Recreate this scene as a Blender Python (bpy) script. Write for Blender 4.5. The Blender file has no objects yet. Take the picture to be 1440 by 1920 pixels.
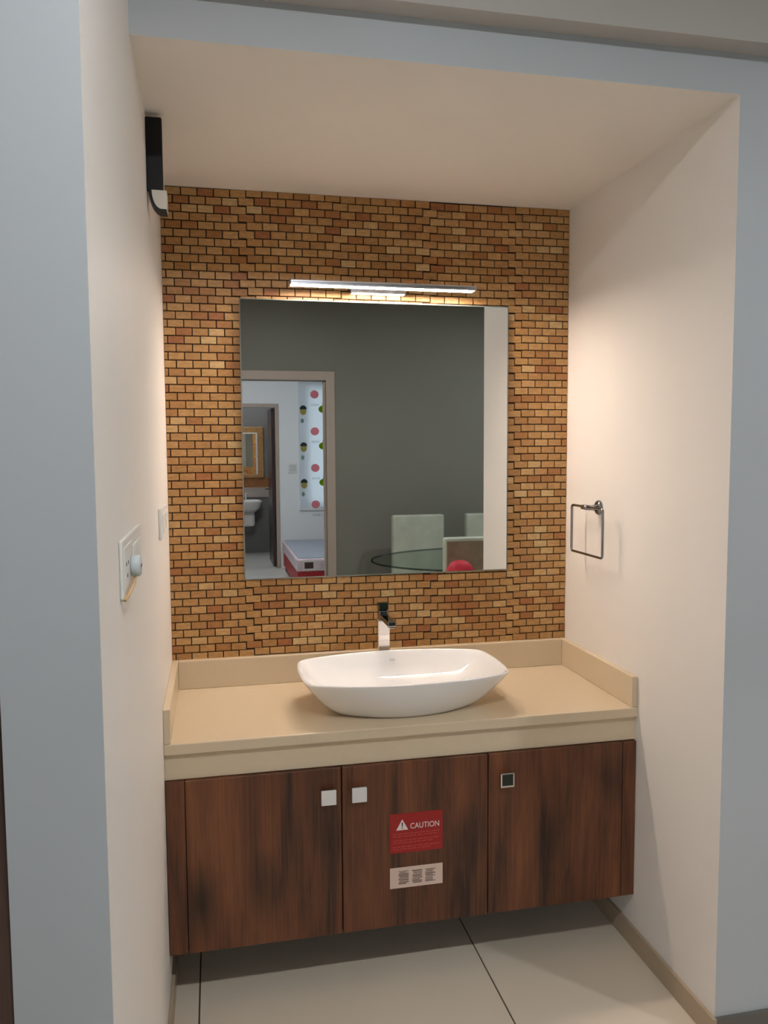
import bpy, bmesh, math, random
from mathutils import Vector, Matrix

random.seed(7)
scene = bpy.context.scene
COL = scene.collection

# ------------------------------------------------------------------ camera
cam_data = bpy.data.cameras.new('camera')
cam_data.sensor_fit = 'VERTICAL'
cam_data.sensor_height = 24.0
cam_data.lens = 1490.5 / 1920 * 24.0
cam_data.clip_start = 0.02
cam = bpy.data.objects.new('camera', cam_data)
COL.objects.link(cam)
yaw, pitch, roll = 0.2100, -0.0776, -0.0060
fwd = Vector((math.sin(yaw) * math.cos(pitch), math.cos(yaw) * math.cos(pitch), math.sin(pitch)))
right = Vector((math.cos(yaw), -math.sin(yaw), 0))
up = right.cross(fwd)
r2 = right * math.cos(roll) + up * math.sin(roll)
u2 = up * math.cos(roll) - right * math.sin(roll)
CAM = Vector((0.1474, -2.6457, 1.5288))
M = Matrix((r2, u2, -fwd)).transposed().to_4x4()
M.translation = CAM
cam.matrix_world = M
scene.camera = cam

# ------------------------------------------------------------------ world, exposure
world = bpy.data.worlds.new('world')
scene.world = world
world.use_nodes = True
bg = world.node_tree.nodes['Background']
bg.inputs['Color'].default_value = (0.78, 0.89, 1.0, 1)
bg.inputs['Strength'].default_value = 2.7
vs = scene.view_settings
scene.cycles.blur_glossy = 0.15
vs.view_transform = 'Standard'
vs.look = 'None'
vs.exposure = 0.12
vs.gamma = 1.0
vs.use_curve_mapping = False

# the daylight window of the dining room guides the sky light (a portal emits nothing itself)
pl = bpy.data.lights.new('daylight_portal', 'AREA')
pl.shape = 'RECTANGLE'; pl.size = 0.9; pl.size_y = 2.1
pl.cycles.is_portal = True
po = bpy.data.objects.new('daylight_portal', pl)
COL.objects.link(po)
po.location = (4.05, -4.01, 1.35)
po.rotation_euler = (math.radians(90), 0, 0)

pl3 = bpy.data.lights.new('added_window_portal', 'AREA')  # guides sky light through the added window on the left
pl3.shape = 'RECTANGLE'; pl3.size = 1.3; pl3.size_y = 1.85
pl3.cycles.is_portal = True
po3 = bpy.data.objects.new('added_window_portal', pl3)
COL.objects.link(po3)
po3.location = (-1.30, -4.01, 1.525)
po3.rotation_euler = (math.radians(90), 0, 0)

# ------------------------------------------------------------------ dimensions (metres)
W = 1.38          # niche width, left wall x=0, back wall y=0
H = 2.36          # niche ceiling
DB = 0.92         # front of right pier / beam
DL = 1.588        # front of left pier
ZS = 0.8466       # splash top
ZC = 0.752        # counter top
YC = -0.515       # counter front
CZ = 2.76         # main ceiling
YF = -3.874       # dining room far wall
YB = -7.75        # bedroom far wall
XR = 4.70
XL = -2.2

# ------------------------------------------------------------------ materials
def srgb(r, g, b):
    f = lambda c: (c / 255 / 12.92) if c / 255 <= 0.04045 else ((c / 255 + 0.055) / 1.055) ** 2.4
    return (f(r), f(g), f(b), 1)

def mat(name, col, rough=0.5, metal=0.0, spec=0.5, noise=None, bump=0.0, bscale=200.0, coat=0.0):
    m = bpy.data.materials.new(name)
    m.use_nodes = True
    nt = m.node_tree
    b = nt.nodes['Principled BSDF']
    b.inputs['Base Color'].default_value = col
    b.inputs['Roughness'].default_value = rough
    b.inputs['Metallic'].default_value = metal
    b.inputs['Specular IOR Level'].default_value = spec
    if coat:
        b.inputs['Coat Weight'].default_value = coat
        b.inputs['Coat Roughness'].default_value = 0.05
    tc = None
    if noise:
        sc, amt = noise
        tc = nt.nodes.new('ShaderNodeNewGeometry')
        n = nt.nodes.new('ShaderNodeTexNoise')
        n.inputs['Scale'].default_value = sc
        n.inputs['Detail'].default_value = 5
        nt.links.new(tc.outputs['Position'], n.inputs['Vector'])
        r = nt.nodes.new('ShaderNodeValToRGB')
        r.color_ramp.elements[0].position = 0.3
        r.color_ramp.elements[1].position = 0.7
        r.color_ramp.elements[0].color = tuple(c * (1 - amt) for c in col[:3]) + (1,)
        r.color_ramp.elements[1].color = tuple(min(1, c * (1 + amt)) for c in col[:3]) + (1,)
        nt.links.new(n.outputs['Fac'], r.inputs['Fac'])
        nt.links.new(r.outputs['Color'], b.inputs['Base Color'])
    if bump:
        g = nt.nodes.new('ShaderNodeNewGeometry')
        n2 = nt.nodes.new('ShaderNodeTexNoise')
        n2.inputs['Scale'].default_value = bscale
        nt.links.new(g.outputs['Position'], n2.inputs['Vector'])
        bp = nt.nodes.new('ShaderNodeBump')
        bp.inputs['Strength'].default_value = bump
        bp.inputs['Distance'].default_value = 0.002
        nt.links.new(n2.outputs['Fac'], bp.inputs['Height'])
        nt.links.new(bp.outputs['Normal'], b.inputs['Normal'])
    return m

def emit(name, col, strength):
    m = bpy.data.materials.new(name)
    m.use_nodes = True
    nt = m.node_tree
    nt.nodes.remove(nt.nodes['Principled BSDF'])
    e = nt.nodes.new('ShaderNodeEmission')
    e.inputs['Color'].default_value = col
    e.inputs['Strength'].default_value = strength
    nt.links.new(e.outputs['Emission'], nt.nodes['Material Output'].inputs['Surface'])
    return m

def wood(name, dark, mid, light, rough=0.45):
    m = bpy.data.materials.new(name)
    m.use_nodes = True
    nt = m.node_tree
    N, L = nt.nodes, nt.links
    b = N['Principled BSDF']
    b.inputs['Roughness'].default_value = rough
    g = N.new('ShaderNodeNewGeometry')
    # broad figure, stretched along z
    mp = N.new('ShaderNodeMapping')
    mp.inputs['Scale'].default_value = (11, 11, 1.1)
    L.new(g.outputs['Position'], mp.inputs['Vector'])
    n1 = N.new('ShaderNodeTexNoise')
    n1.inputs['Scale'].default_value = 1.0; n1.inputs['Detail'].default_value = 6
    n1.inputs['Roughness'].default_value = 0.62; n1.inputs['Distortion'].default_value = 0.7
    L.new(mp.outputs['Vector'], n1.inputs['Vector'])
    # fine grain
    mp2 = N.new('ShaderNodeMapping')
    mp2.inputs['Scale'].default_value = (150, 150, 4)
    L.new(g.outputs['Position'], mp2.inputs['Vector'])
    n2 = N.new('ShaderNodeTexNoise')
    n2.inputs['Scale'].default_value = 1.0; n2.inputs['Detail'].default_value = 4
    L.new(mp2.outputs['Vector'], n2.inputs['Vector'])
    mx = N.new('ShaderNodeMath'); mx.operation = 'MULTIPLY_ADD'
    mx.inputs[1].default_value = 0.28
    L.new(n2.outputs['Fac'], mx.inputs[0])
    sc = N.new('ShaderNodeMath'); sc.operation = 'MULTIPLY'; sc.inputs[1].default_value = 0.75
    L.new(n1.outputs['Fac'], sc.inputs[0])
    L.new(sc.outputs[0], mx.inputs[2])
    r = N.new('ShaderNodeValToRGB')
    e = r.color_ramp.elements
    e[0].position = 0.36; e[0].color = dark
    e[1].position = 0.66; e[1].color = light
    k = e.new(0.5); k.color = mid
    L.new(mx.outputs[0], r.inputs['Fac'])
    # knots
    mp3 = N.new('ShaderNodeMapping')
    mp3.inputs['Scale'].default_value = (5.5, 5.5, 2.6)
    mp3.inputs['Location'].default_value = (0.35, 0.2, 0.5)
    L.new(g.outputs['Position'], mp3.inputs['Vector'])
    v = N.new('ShaderNodeTexVoronoi')
    v.inputs['Scale'].default_value = 1.0
    L.new(mp3.outputs['Vector'], v.inputs['Vector'])
    rk = N.new('ShaderNodeValToRGB')
    rk.color_ramp.elements[0].position = 0.05; rk.color_ramp.elements[0].color = (0.2, 0.2, 0.2, 1)
    rk.color_ramp.elements[1].position = 0.34; rk.color_ramp.elements[1].color = (1, 1, 1, 1)
    L.new(v.outputs['Distance'], rk.inputs['Fac'])
    ml = N.new('ShaderNodeMix'); ml.data_type = 'RGBA'; ml.blend_type = 'MULTIPLY'
    ml.inputs['Factor'].default_value = 1.0
    L.new(r.outputs['Color'], ml.inputs['A']); L.new(rk.outputs['Color'], ml.inputs['B'])
    L.new(ml.outputs['Result'], b.inputs['Base Color'])
    return m

def brick_mat(name, joined):
    m = bpy.data.materials.new(name)
    m.use_nodes = True
    nt = m.node_tree
    N, L = nt.nodes, nt.links
    b = N['Principled BSDF']
    b.inputs['Roughness'].default_value = 0.42
    b.inputs['Specular IOR Level'].default_value = 0.4
    if joined:
        a = N.new('ShaderNodeAttribute'); a.attribute_name = 'tone'
        src = a.outputs['Fac']
    else:
        a = N.new('ShaderNodeObjectInfo')
        src = a.outputs['Alpha']
    r = N.new('ShaderNodeValToRGB')
    el = r.color_ramp.elements
    el[0].position = 0.0; el[0].color = srgb(162, 106, 66)
    el[1].position = 1.0; el[1].color = srgb(204, 176, 128)
    for p, c in ((0.12, srgb(166, 118, 70)), (0.4, srgb(176, 134, 84)), (0.65, srgb(186, 146, 94)), (0.88, srgb(196, 158, 106))):
        k = el.new(p); k.color = c
    L.new(src, r.inputs['Fac'])
    g = N.new('ShaderNodeNewGeometry')
    mp = N.new('ShaderNodeMapping'); mp.inputs['Scale'].default_value = (45, 45, 190)
    L.new(g.outputs['Position'], mp.inputs['Vector'])
    n = N.new('ShaderNodeTexNoise'); n.inputs['Scale'].default_value = 1.0
    n.inputs['Detail'].default_value = 4
    L.new(mp.outputs['Vector'], n.inputs['Vector'])
    rr = N.new('ShaderNodeValToRGB')
    rr.color_ramp.elements[0].position = 0.3; rr.color_ramp.elements[0].color = (0.74, 0.68, 0.62, 1)
    rr.color_ramp.elements[1].position = 0.7; rr.color_ramp.elements[1].color = (1.1, 1.08, 1.05, 1)
    L.new(n.outputs['Fac'], rr.inputs['Fac'])
    ml = N.new('ShaderNodeMix'); ml.data_type = 'RGBA'; ml.blend_type = 'MULTIPLY'
    ml.inputs['Factor'].default_value = 1.0
    L.new(r.outputs['Color'], ml.inputs['A']); L.new(rr.outputs['Color'], ml.inputs['B'])
    L.new(ml.outputs['Result'], b.inputs['Base Color'])
    bp = N.new('ShaderNodeBump'); bp.inputs['Strength'].default_value = 0.25; bp.inputs['Distance'].default_value = 0.001
    L.new(n.outputs['Fac'], bp.inputs['Height']); L.new(bp.outputs['Normal'], b.inputs['Normal'])
    return m

def glass_mat(name):
    """thin clear pane: light passes straight, with a faint reflection"""
    m = bpy.data.materials.new(name)
    m.use_nodes = True
    nt = m.node_tree
    nt.nodes.remove(nt.nodes['Principled BSDF'])
    t = nt.nodes.new('ShaderNodeBsdfTransparent'); t.inputs['Color'].default_value = (0.95, 0.97, 0.96, 1)
    g = nt.nodes.new('ShaderNodeBsdfGlossy'); g.inputs['Roughness'].default_value = 0.02
    mx = nt.nodes.new('ShaderNodeMixShader'); mx.inputs['Fac'].default_value = 0.06
    nt.links.new(t.outputs['BSDF'], mx.inputs[1]); nt.links.new(g.outputs['BSDF'], mx.inputs[2])
    nt.links.new(mx.outputs['Shader'], nt.nodes['Material Output'].inputs['Surface'])
    return m

def blind_mat(name, col):
    m = bpy.data.materials.new(name)
    m.use_nodes = True
    nt = m.node_tree
    b = nt.nodes['Principled BSDF']
    b.inputs['Base Color'].default_value = col
    b.inputs['Roughness'].default_value = 0.9
    t = nt.nodes.new('ShaderNodeBsdfTranslucent'); t.inputs['Color'].default_value = col
    mx = nt.nodes.new('ShaderNodeMixShader'); mx.inputs['Fac'].default_value = 0.6
    nt.links.new(b.outputs['BSDF'], mx.inputs[1]); nt.links.new(t.outputs['BSDF'], mx.inputs[2])
    nt.links.new(mx.outputs['Shader'], nt.nodes['Material Output'].inputs['Surface'])
    return m

PAINT = mat('white_wall_paint', (0.83, 0.79, 0.745, 1), 0.55, spec=0.3, noise=(1.4, 0.02), bump=0.05, bscale=160)
CEILP = mat('ceiling_paint', (0.80, 0.77, 0.74, 1), 0.7, spec=0.2)
OUTER = mat('pale_blue_grey_front', (0.50, 0.522, 0.54, 1), 0.55, spec=0.3, noise=(1.1, 0.03))  # cooler, darker grey for the faces towards the dining room
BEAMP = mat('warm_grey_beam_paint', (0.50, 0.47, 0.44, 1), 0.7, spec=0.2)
GREY = mat('grey_green_paint', srgb(122, 121, 111), 0.6, spec=0.3, noise=(1.2, 0.05))
GROUT = mat('dark_brown_grout', srgb(40, 21, 9), 0.9)
BRICK_S = brick_mat('wood_toned_brick_tile', False)
BRICK_J = brick_mat('wood_toned_brick_tile_joined', True)
STONE = mat('cream_quartz', srgb(212, 194, 166), 0.22, spec=0.5, noise=(60, 0.012))
WALNUT = wood('walnut_laminate', srgb(44, 24, 14), srgb(92, 52, 31), srgb(122, 74, 44))
SHADOWGAP = mat('dark_carcass', srgb(38, 22, 14), 0.7)
CERAMIC = mat('white_ceramic', (0.86, 0.85, 0.84, 1), 0.08, spec=0.6, coat=0.5)
CHROME = mat('chrome', (0.85, 0.85, 0.87, 1), 0.06, metal=1.0)
BRUSHED = mat('bright_knob_metal', srgb(222, 224, 226), 0.32, metal=0.35)  # paler, rougher metal for two of the knobs
DARKGLOSS = mat('dark_green_gloss', srgb(22, 34, 27), 0.08, spec=0.6)
DARKCHROME = mat('dark_chrome', (0.30, 0.31, 0.33, 1), 0.10, metal=1.0)
MIRROR = mat('mirror_silver', (0.93, 0.95, 0.94, 1), 0.0, metal=1.0)
MEDGE = mat('mirror_edge', srgb(120, 126, 120), 0.2, spec=0.6)
LAMP = emit('warm_lamp_diffuser', (1.0, 0.83, 0.70, 1), 132.0)
ALU = mat('satin_aluminium', (0.72, 0.72, 0.76, 1), 0.28, metal=1.0)
BLACK = mat('black_plastic', srgb(12, 12, 14), 0.55, spec=0.3)
PLASTIC = mat('white_plastic', srgb(228, 227, 222), 0.35)
IVORY = mat('ivory_plastic', srgb(214, 206, 192), 0.4)
ADAPT = mat('grey_white_plastic', srgb(196, 204, 206), 0.35)
TAN = mat('tan_cable', srgb(206, 168, 118), 0.5)
TILEF = mat('beige_floor_tile', srgb(218, 205, 186), 0.30, spec=0.45, noise=(2.0, 0.03))
GROUTF = mat('brown_floor_grout', srgb(84, 66, 52), 0.9)
SKIRT = mat('beige_skirting', srgb(176, 158, 134), 0.4)
SKIRTD = mat('shaded_skirting', srgb(104, 100, 93), 0.4)  # darker copy of the skirting, with its shade put into the colour
RED = mat('red_print', srgb(150, 22, 24), 0.4)
REDLT = mat('pale_red_print', srgb(188, 66, 62), 0.5)
WHITEP = mat('white_print', srgb(222, 214, 208), 0.5)
DARKP = mat('dark_print', srgb(70, 46, 40), 0.6)
PAPER = mat('pinkish_white_paper', srgb(214, 190, 176), 0.6)
DOORBR = wood('brown_door_wood', srgb(62, 44, 38), srgb(84, 60, 52), srgb(100, 74, 64), 0.4)
FRAME = mat('taupe_door_frame', srgb(172, 156, 144), 0.45)
GLASS = glass_mat('clear_glass')

# ------------------------------------------------------------------ mesh helpers
def link(o, parent=None):
    COL.objects.link(o)
    if parent is not None:
        o.parent = parent
    return o

def base_of(parent):
    v = Vector((0, 0, 0))
    while parent is not None:
        v += parent.location
        parent = parent.parent
    return v

def mk(name, bm, material, parent=None, smooth=False, local=False):
    """bmesh in world coordinates -> one mesh object, origin at its base"""
    bm.normal_update()
    xs = [v.co for v in bm.verts]
    lo = Vector((min(c.x for c in xs), min(c.y for c in xs), min(c.z for c in xs)))
    hi = Vector((max(c.x for c in xs), max(c.y for c in xs), max(c.z for c in xs)))
    org = Vector(((lo.x + hi.x) / 2, (lo.y + hi.y) / 2, lo.z))
    bmesh.ops.translate(bm, verts=bm.verts, vec=-org)
    me = bpy.data.meshes.new(name)
    bm.to_mesh(me); bm.free()
    me.materials.append(material)
    if smooth:
        for p in me.polygons:
            p.use_smooth = True
    o = bpy.data.objects.new(name, me)
    link(o, parent)
    o.location = org - (base_of(parent) if parent is not None else Vector((0, 0, 0)))
    return o

def add_box(bm, x0, x1, y0, y1, z0, z1, bev=0.0, seg=2, rot=None):
    r = bmesh.ops.create_cube(bm, size=1.0)
    vs_ = r['verts']
    c = Vector(((x0 + x1) / 2, (y0 + y1) / 2, (z0 + z1) / 2))
    for v in vs_:
        v.co = Vector((v.co.x * (x1 - x0), v.co.y * (y1 - y0), v.co.z * (z1 - z0)))
        if rot is not None:
            v.co = rot @ v.co
        v.co += c
    if bev:
        es = list({e for v in vs_ for e in v.link_edges})
        bmesh.ops.bevel(bm, geom=es, offset=bev, segments=seg, profile=0.5, affect='EDGES')

def box(name, x0, x1, y0, y1, z0, z1, material, parent=None, bev=0.0, seg=2, rot=None):
    bm = bmesh.new()
    add_box(bm, min(x0, x1), max(x0, x1), min(y0, y1), max(y0, y1), min(z0, z1), max(z0, z1), bev, seg, rot)
    return mk(name, bm, material, parent)

def add_tube(bm, pts, rad, n=12, caps=True):
    pts = [Vector(p) for p in pts]
    rings = []
    for i, p in enumerate(pts):
        if i == 0: t = pts[1] - pts[0]
        elif i == len(pts) - 1: t = pts[-1] - pts[-2]
        else: t = (pts[i + 1] - pts[i]).normalized() + (pts[i] - pts[i - 1]).normalized()
        t.normalize()
        a = Vector((0, 0, 1)) if abs(t.z) < 0.9 else Vector((1, 0, 0))
        s = t.cross(a).normalized(); q = t.cross(s).normalized()
        r = rad[i] if isinstance(rad, (list, tuple)) else rad
        rings.append([bm.verts.new(p + (s * math.cos(2 * math.pi * k / n) + q * math.sin(2 * math.pi * k / n)) * r) for k in range(n)])
    for a, b in zip(rings, rings[1:]):
        for k in range(n):
            bm.faces.new((a[k], a[(k + 1) % n], b[(k + 1) % n], b[k]))
    if caps:
        bm.faces.new(rings[0][::-1]); bm.faces.new(rings[-1])
    bmesh.ops.recalc_face_normals(bm, faces=bm.faces)

def tube(name, pts, rad, material, parent=None, n=12, smooth=True):
    bm = bmesh.new(); add_tube(bm, pts, rad, n)
    return mk(name, bm, material, parent, smooth)

def add_prism(bm, pts, d0, d1, axis='y'):
    """polygon pts (two coordinates) extruded along an axis from d0 to d1"""
    def P(a, b, d):
        return (a, d, b) if axis == 'y' else ((d, a, b) if axis == 'x' else (a, b, d))
    f = [bm.verts.new(P(a, b, d0)) for a, b in pts]
    g = [bm.verts.new(P(a, b, d1)) for a, b in pts]
    bm.faces.new(f); bm.faces.new(g[::-1])
    n = len(pts)
    for i in range(n):
        bm.faces.new((f[i], f[(i + 1) % n], g[(i + 1) % n], g[i]))
    bmesh.ops.recalc_face_normals(bm, faces=bm.faces)

def prism(name, pts, d0, d1, material, parent=None, axis='y', smooth=False):
    bm = bmesh.new(); add_prism(bm, pts, d0, d1, axis)
    return mk(name, bm, material, parent, smooth)

def circle(cx, cy, r, n=24, sx=1.0, sy=1.0):
    return [(cx + r * sx * math.cos(2 * math.pi * k / n), cy + r * sy * math.sin(2 * math.pi * k / n)) for k in range(n)]

def tag(o, label, cat, group=None):
    o['label'] = label; o['category'] = cat
    if group: o['group'] = group
    return o

def thing(name, label, cat, loc=(0, 0, 0), group=None):
    o = bpy.data.objects.new(name, None)
    o.empty_display_size = 0.05
    link(o); o.location = loc
    return tag(o, label, cat, group)

def struct(o, label=None):
    o['kind'] = 'structure'
    if label: o['label'] = label
    return o

def sroot(name, loc, label=None):
    o = bpy.data.objects.new(name, None); o.empty_display_size = 0.05
    link(o); o.location = loc
    return struct(o, label)

def text_mesh(body, size):
    cu = bpy.data.curves.new('lettering', 'FONT')
    cu.body = body; cu.size = size; cu.align_x = 'LEFT'; cu.extrude = 0.0001
    o = bpy.data.objects.new('lettering', cu)
    COL.objects.link(o)
    dg = bpy.context.evaluated_depsgraph_get()
    me = bpy.data.meshes.new_from_object(o.evaluated_get(dg))
    bpy.data.objects.remove(o)
    return me

# ------------------------------------------------------------------ the setting: niche
wall_back = struct(box('wall_back', -0.122, W + 0.1, 0.004, 0.14, 0, CZ, GROUT), 'back wall of the niche faced with small brown brick tiles')
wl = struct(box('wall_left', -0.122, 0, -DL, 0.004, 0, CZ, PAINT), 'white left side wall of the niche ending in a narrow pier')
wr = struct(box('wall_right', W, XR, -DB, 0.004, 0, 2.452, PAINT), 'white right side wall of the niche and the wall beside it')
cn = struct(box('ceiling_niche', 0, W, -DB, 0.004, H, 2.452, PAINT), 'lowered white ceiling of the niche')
struct(box('wall_upper', 0, XR, -DB - 0.056, 0.004, 2.452, CZ, BEAMP), 'shallow beam projecting above the niche opening')
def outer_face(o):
    """the faces towards the dining room get a darker, cooler grey than the niche"""
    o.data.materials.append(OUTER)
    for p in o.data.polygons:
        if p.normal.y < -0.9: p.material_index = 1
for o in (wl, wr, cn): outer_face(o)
# brick mosaic ------------------------------------------------
PW, PH, BD = 0.0508, 0.0257, 0.0045
JT = 0.0032
MX0, MX1, MZ0, MZ1 = 0.237, 1.153, 1.104, 2.0195
def brick_geo(bm, x0, x1, z0, z1, yo=0.0):
    c = 0.0012
    yb, yf, ym = 0.0045, -0.0005 + yo, 0.0007 + yo
    B = [bm.verts.new((x, yb, z)) for x, z in ((x0, z0), (x1, z0), (x1, z1), (x0, z1))]
    Mi = [bm.verts.new((x, ym, z)) for x, z in ((x0, z0), (x1, z0), (x1, z1), (x0, z1))]
    F = [bm.verts.new((x, yf, z)) for x, z in ((x0 + c, z0 + c), (x1 - c, z0 + c), (x1 - c, z1 - c), (x0 + c, z1 - c))]
    fs = [bm.faces.new(F)]
    for i in range(4):
        j = (i + 1) % 4
        fs.append(bm.faces.new((B[i], B[j], Mi[j], Mi[i])))
        fs.append(bm.faces.new((Mi[i], Mi[j], F[j], F[i])))
    return fs

bricks = []
sheet_x = [0.262, 0.566, 0.871, 1.176]
sheet_step = [0.0055, -0.0030, -0.0045, 0.0050]
def sheet_dz(x):
    """the mosaic sheets do not line up exactly: rows step a little where two sheets meet"""
    d = 0.0
    for e, st in zip(sheet_x, sheet_step):
        t = max(0.0, min(1.0, (x - e) / 0.08 + 0.5))
        d += st * t * t * (3 - 2 * t)
    return d
z0s = ZS - 0.004
rows = int((H - z0s) / PH) + 3
for r in range(-1, rows):
    for k in range(-1, 29):
        bx = 0.012 + k * PW + (PW / 2 if r % 2 else 0)
        zz0 = z0s + r * PH + sheet_dz(bx + PW / 2)
        x0, x1 = bx + JT / 2, bx + PW - JT / 2
        z0, z1 = zz0 + JT / 2, zz0 + PH - JT / 2
        cut = False
        if x0 < 0: x0 = 0.0004; cut = True
        if x1 > W: x1 = W - 0.0004; cut = True
        if z0 < ZS - 0.012: z0 = ZS - 0.012; cut = True
        if z1 > H - 0.0004: z1 = H - 0.0004; cut = True
        if x1 - x0 < 0.006 or z1 - z0 < 0.004: continue
        if x0 > MX0 + 0.004 and x1 < MX1 - 0.004 and z0 > MZ0 + 0.004 and z1 < MZ1 - 0.004:
            continue            # wholly behind the mirror
        bricks.append((x0, x1, z0, z1, cut))
def tone():
    t = random.gauss(0.5, 0.2)
    if random.random() < 0.07: t = random.uniform(0.0, 0.12)
    if random.random() < 0.07: t = random.uniform(0.88, 1.0)
    return max(0.0, min(1.0, t))
def proj_size(b):
    """area of the brick in the picture (only used to choose the 300 that show largest)"""
    x0, x1, z0, z1, cut = b
    c = Vector(((x0 + x1) / 2, 0, (z0 + z1) / 2)) - CAM
    d = c.dot(fwd)
    vis = 1.0
    if x1 > MX0 and x0 < MX1 and z1 > MZ0 and z0 < MZ1: vis = 0.4
    if z0 < ZS: vis = 0.4
    if x0 < 0.05 and z1 > 2.2: vis = 0.2
    return (x1 - x0) * (z1 - z0) / d ** 3 * vis
bricks.sort(key=lambda b: (b[4], -proj_size(b)))
bmS = bmesh.new()
brick_geo(bmS, -(PW - JT) / 2, (PW - JT) / 2, -(PH - JT) / 2, (PH - JT) / 2)
meS = bpy.data.meshes.new('brick'); bmS.to_mesh(meS); bmS.free()
meS.materials.append(BRICK_S)
for x0, x1, z0, z1, cut in bricks[:300]:
    o = bpy.data.objects.new('brick', meS)
    link(o, wall_back)
    o.location = Vector(((x0 + x1) / 2, random.uniform(-0.0006, 0.0006), (z0 + z1) / 2)) - wall_back.location
    o.color = (1, 1, 1, tone())
bmJ = bmesh.new()
tones = []
for x0, x1, z0, z1, cut in bricks[300:]:
    t = tone()
    fs = brick_geo(bmJ, x0, x1, z0, z1, random.uniform(-0.0006, 0.0006))
    tones += [t] * len(fs)
bj = mk('brick_field', bmJ, BRICK_J, wall_back)
at = bj.data.attributes.new('tone', 'FLOAT', 'FACE')
at.data.foreach_set('value', tones)
bj['kind'] = 'stuff'

# floor ---------------------------------------------------------
floor = struct(box('floor', XL, XR, YF, 0.0, -0.12, -0.004, GROUTF), 'beige floor of large square tiles with thin brown joints')
TP = 0.8255
i0 = -3
for i in range(i0, 5):
    for j in range(0, 5):
        xa = 0.0755 + i * TP + 0.0022; xb = xa + TP - 0.0044
        y1 = 0.62 - j * TP - 0.0022; y0 = y1 - TP + 0.0044
        xa, xb, y0, y1 = max(xa, XL), min(xb, XR), max(y0, YF), min(y1, 0.0)
        if xb - xa < 0.02 or y1 - y0 < 0.02: continue
        box('floor_tile', xa, xb, y0, y1, -0.006, 0, TILEF, floor, bev=0.0006, seg=1)

# skirting ------------------------------------------------------
struct(box('baseboard_right', W - 0.010, W, -DB - 0.010, 0.0, 0, 0.0646, SKIRT, bev=0.001), 'beige tile skirting along the right niche wall')
struct(box('baseboard_front', W, XR, -DB - 0.010, -DB, 0, 0.0646, SKIRTD, bev=0.001), 'tile skirting along the wall beside the niche, coloured darker for shade')
struct(box('baseboard_left', 0, 0.010, -DL, 0.0, 0, 0.0646, SKIRT, bev=0.001), 'beige tile skirting along the left niche wall')

# dining room shell ---------------------------------------------
struct(box('ceiling', XL, XR, YF - 0.12, -DB - 0.056, CZ, CZ + 0.1, CEILP), 'white ceiling of the dining room')
struct(box('ceiling_back', XL, XR, -DB - 0.056, 0.14, CZ, CZ + 0.1, CEILP), 'white ceiling strip above the niche')
struct(box('wall_side', XL - 0.12, XL, YF - 0.12, 0.14, 0, CZ, PAINT), 'plain white side wall of the dining room')
# wall with the brown door left of the pier
struct(box('wall_passage', XL, -1.06, -DL + 0.02, -DL + 0.14, 0, CZ, PAINT), 'white wall left of the brown door')
struct(box('wall_lintel', -1.06, -0.122, -DL + 0.02, -DL + 0.14, 2.10, CZ, PAINT), 'white wall above the brown door')
d1 = sroot('door_1', (-0.59, -DL + 0.05, 0), 'dark brown door beside the left pier')
box('door_jamb', -0.192, -0.122, -DL + 0.006, -DL + 0.13, 0, 2.10, DOORBR, d1, bev=0.003)
box('door_jamb', -1.06, -0.99, -DL + 0.006, -DL + 0.13, 0, 2.10, DOORBR, d1, bev=0.003)
box('door_head', -0.99, -0.192, -DL + 0.006, -DL + 0.13, 2.03, 2.10, DOORBR, d1, bev=0.003)
box('door_leaf', -0.988, -0.194, -DL + 0.05, -DL + 0.085, 0.008, 2.028, DOORBR, d1, bev=0.002)
# end wall of the dining room
struct(box('wall_end', XR, XR + 0.12, YF - 0.12, 0.14, 0, CZ, PAINT), 'plain white end wall of the dining room')

# grey far wall with the bedroom door (seen in the mirror)
dx0, dx1, dz1 = 0.24, 1.052, 2.098
vx0, vx1, vz0, vz1 = 3.60, 4.50, 0.30, 2.40
struct(box('wall_grey_right', dx1, vx0, YF - 0.12, YF, 0, CZ, GREY), 'dark grey wall of the dining room behind the chairs')
struct(box('wall_grey_low', vx0, vx1, YF - 0.12, YF, 0, vz0, GREY), 'dark grey wall below the dining room window')
struct(box('wall_grey_high', vx0, vx1, YF - 0.12, YF, vz1, CZ, GREY), 'dark grey wall above the dining room window')
struct(box('wall_grey_end', vx1, XR, YF - 0.12, YF, 0, CZ, GREY), 'dark grey wall between the window and the end wall')
w1 = sroot('window_1', ((vx0 + vx1) / 2, YF - 0.06, vz0), 'white framed dining room window')
vm = (vx0 + vx1) / 2
for a, b in ((vx0, vx0 + 0.05), (vx1 - 0.05, vx1), (vm - 0.025, vm + 0.025)):
    box('window_stile', a, b, YF - 0.09, YF - 0.04, vz0 + 0.05, vz1 - 0.05, PLASTIC, w1, bev=0.004)
for a, b in ((vz0, vz0 + 0.05), (vz1 - 0.05, vz1)):
    box('window_rail', vx0, vx1, YF - 0.09, YF - 0.04, a, b, PLASTIC, w1, bev=0.004)
box('window_pane', vx0 + 0.05, vm - 0.025, YF - 0.067, YF - 0.063, vz0 + 0.05, vz1 - 0.05, GLASS, w1)
box('window_pane', vm + 0.025, vx1 - 0.05, YF - 0.067, YF - 0.063, vz0 + 0.05, vz1 - 0.05, GLASS, w1)
ux0, ux1, uz0, uz1 = -1.95, -0.65, 0.60, 2.45
struct(box('wall_grey_left', ux1, dx0, YF - 0.12, YF, 0, CZ, GREY), 'dark grey wall between the bedroom door and the added window')
struct(box('wall_passage_low', ux0, ux1, YF - 0.12, YF, 0, uz0, GREY), 'dark grey wall below the added window')
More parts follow.
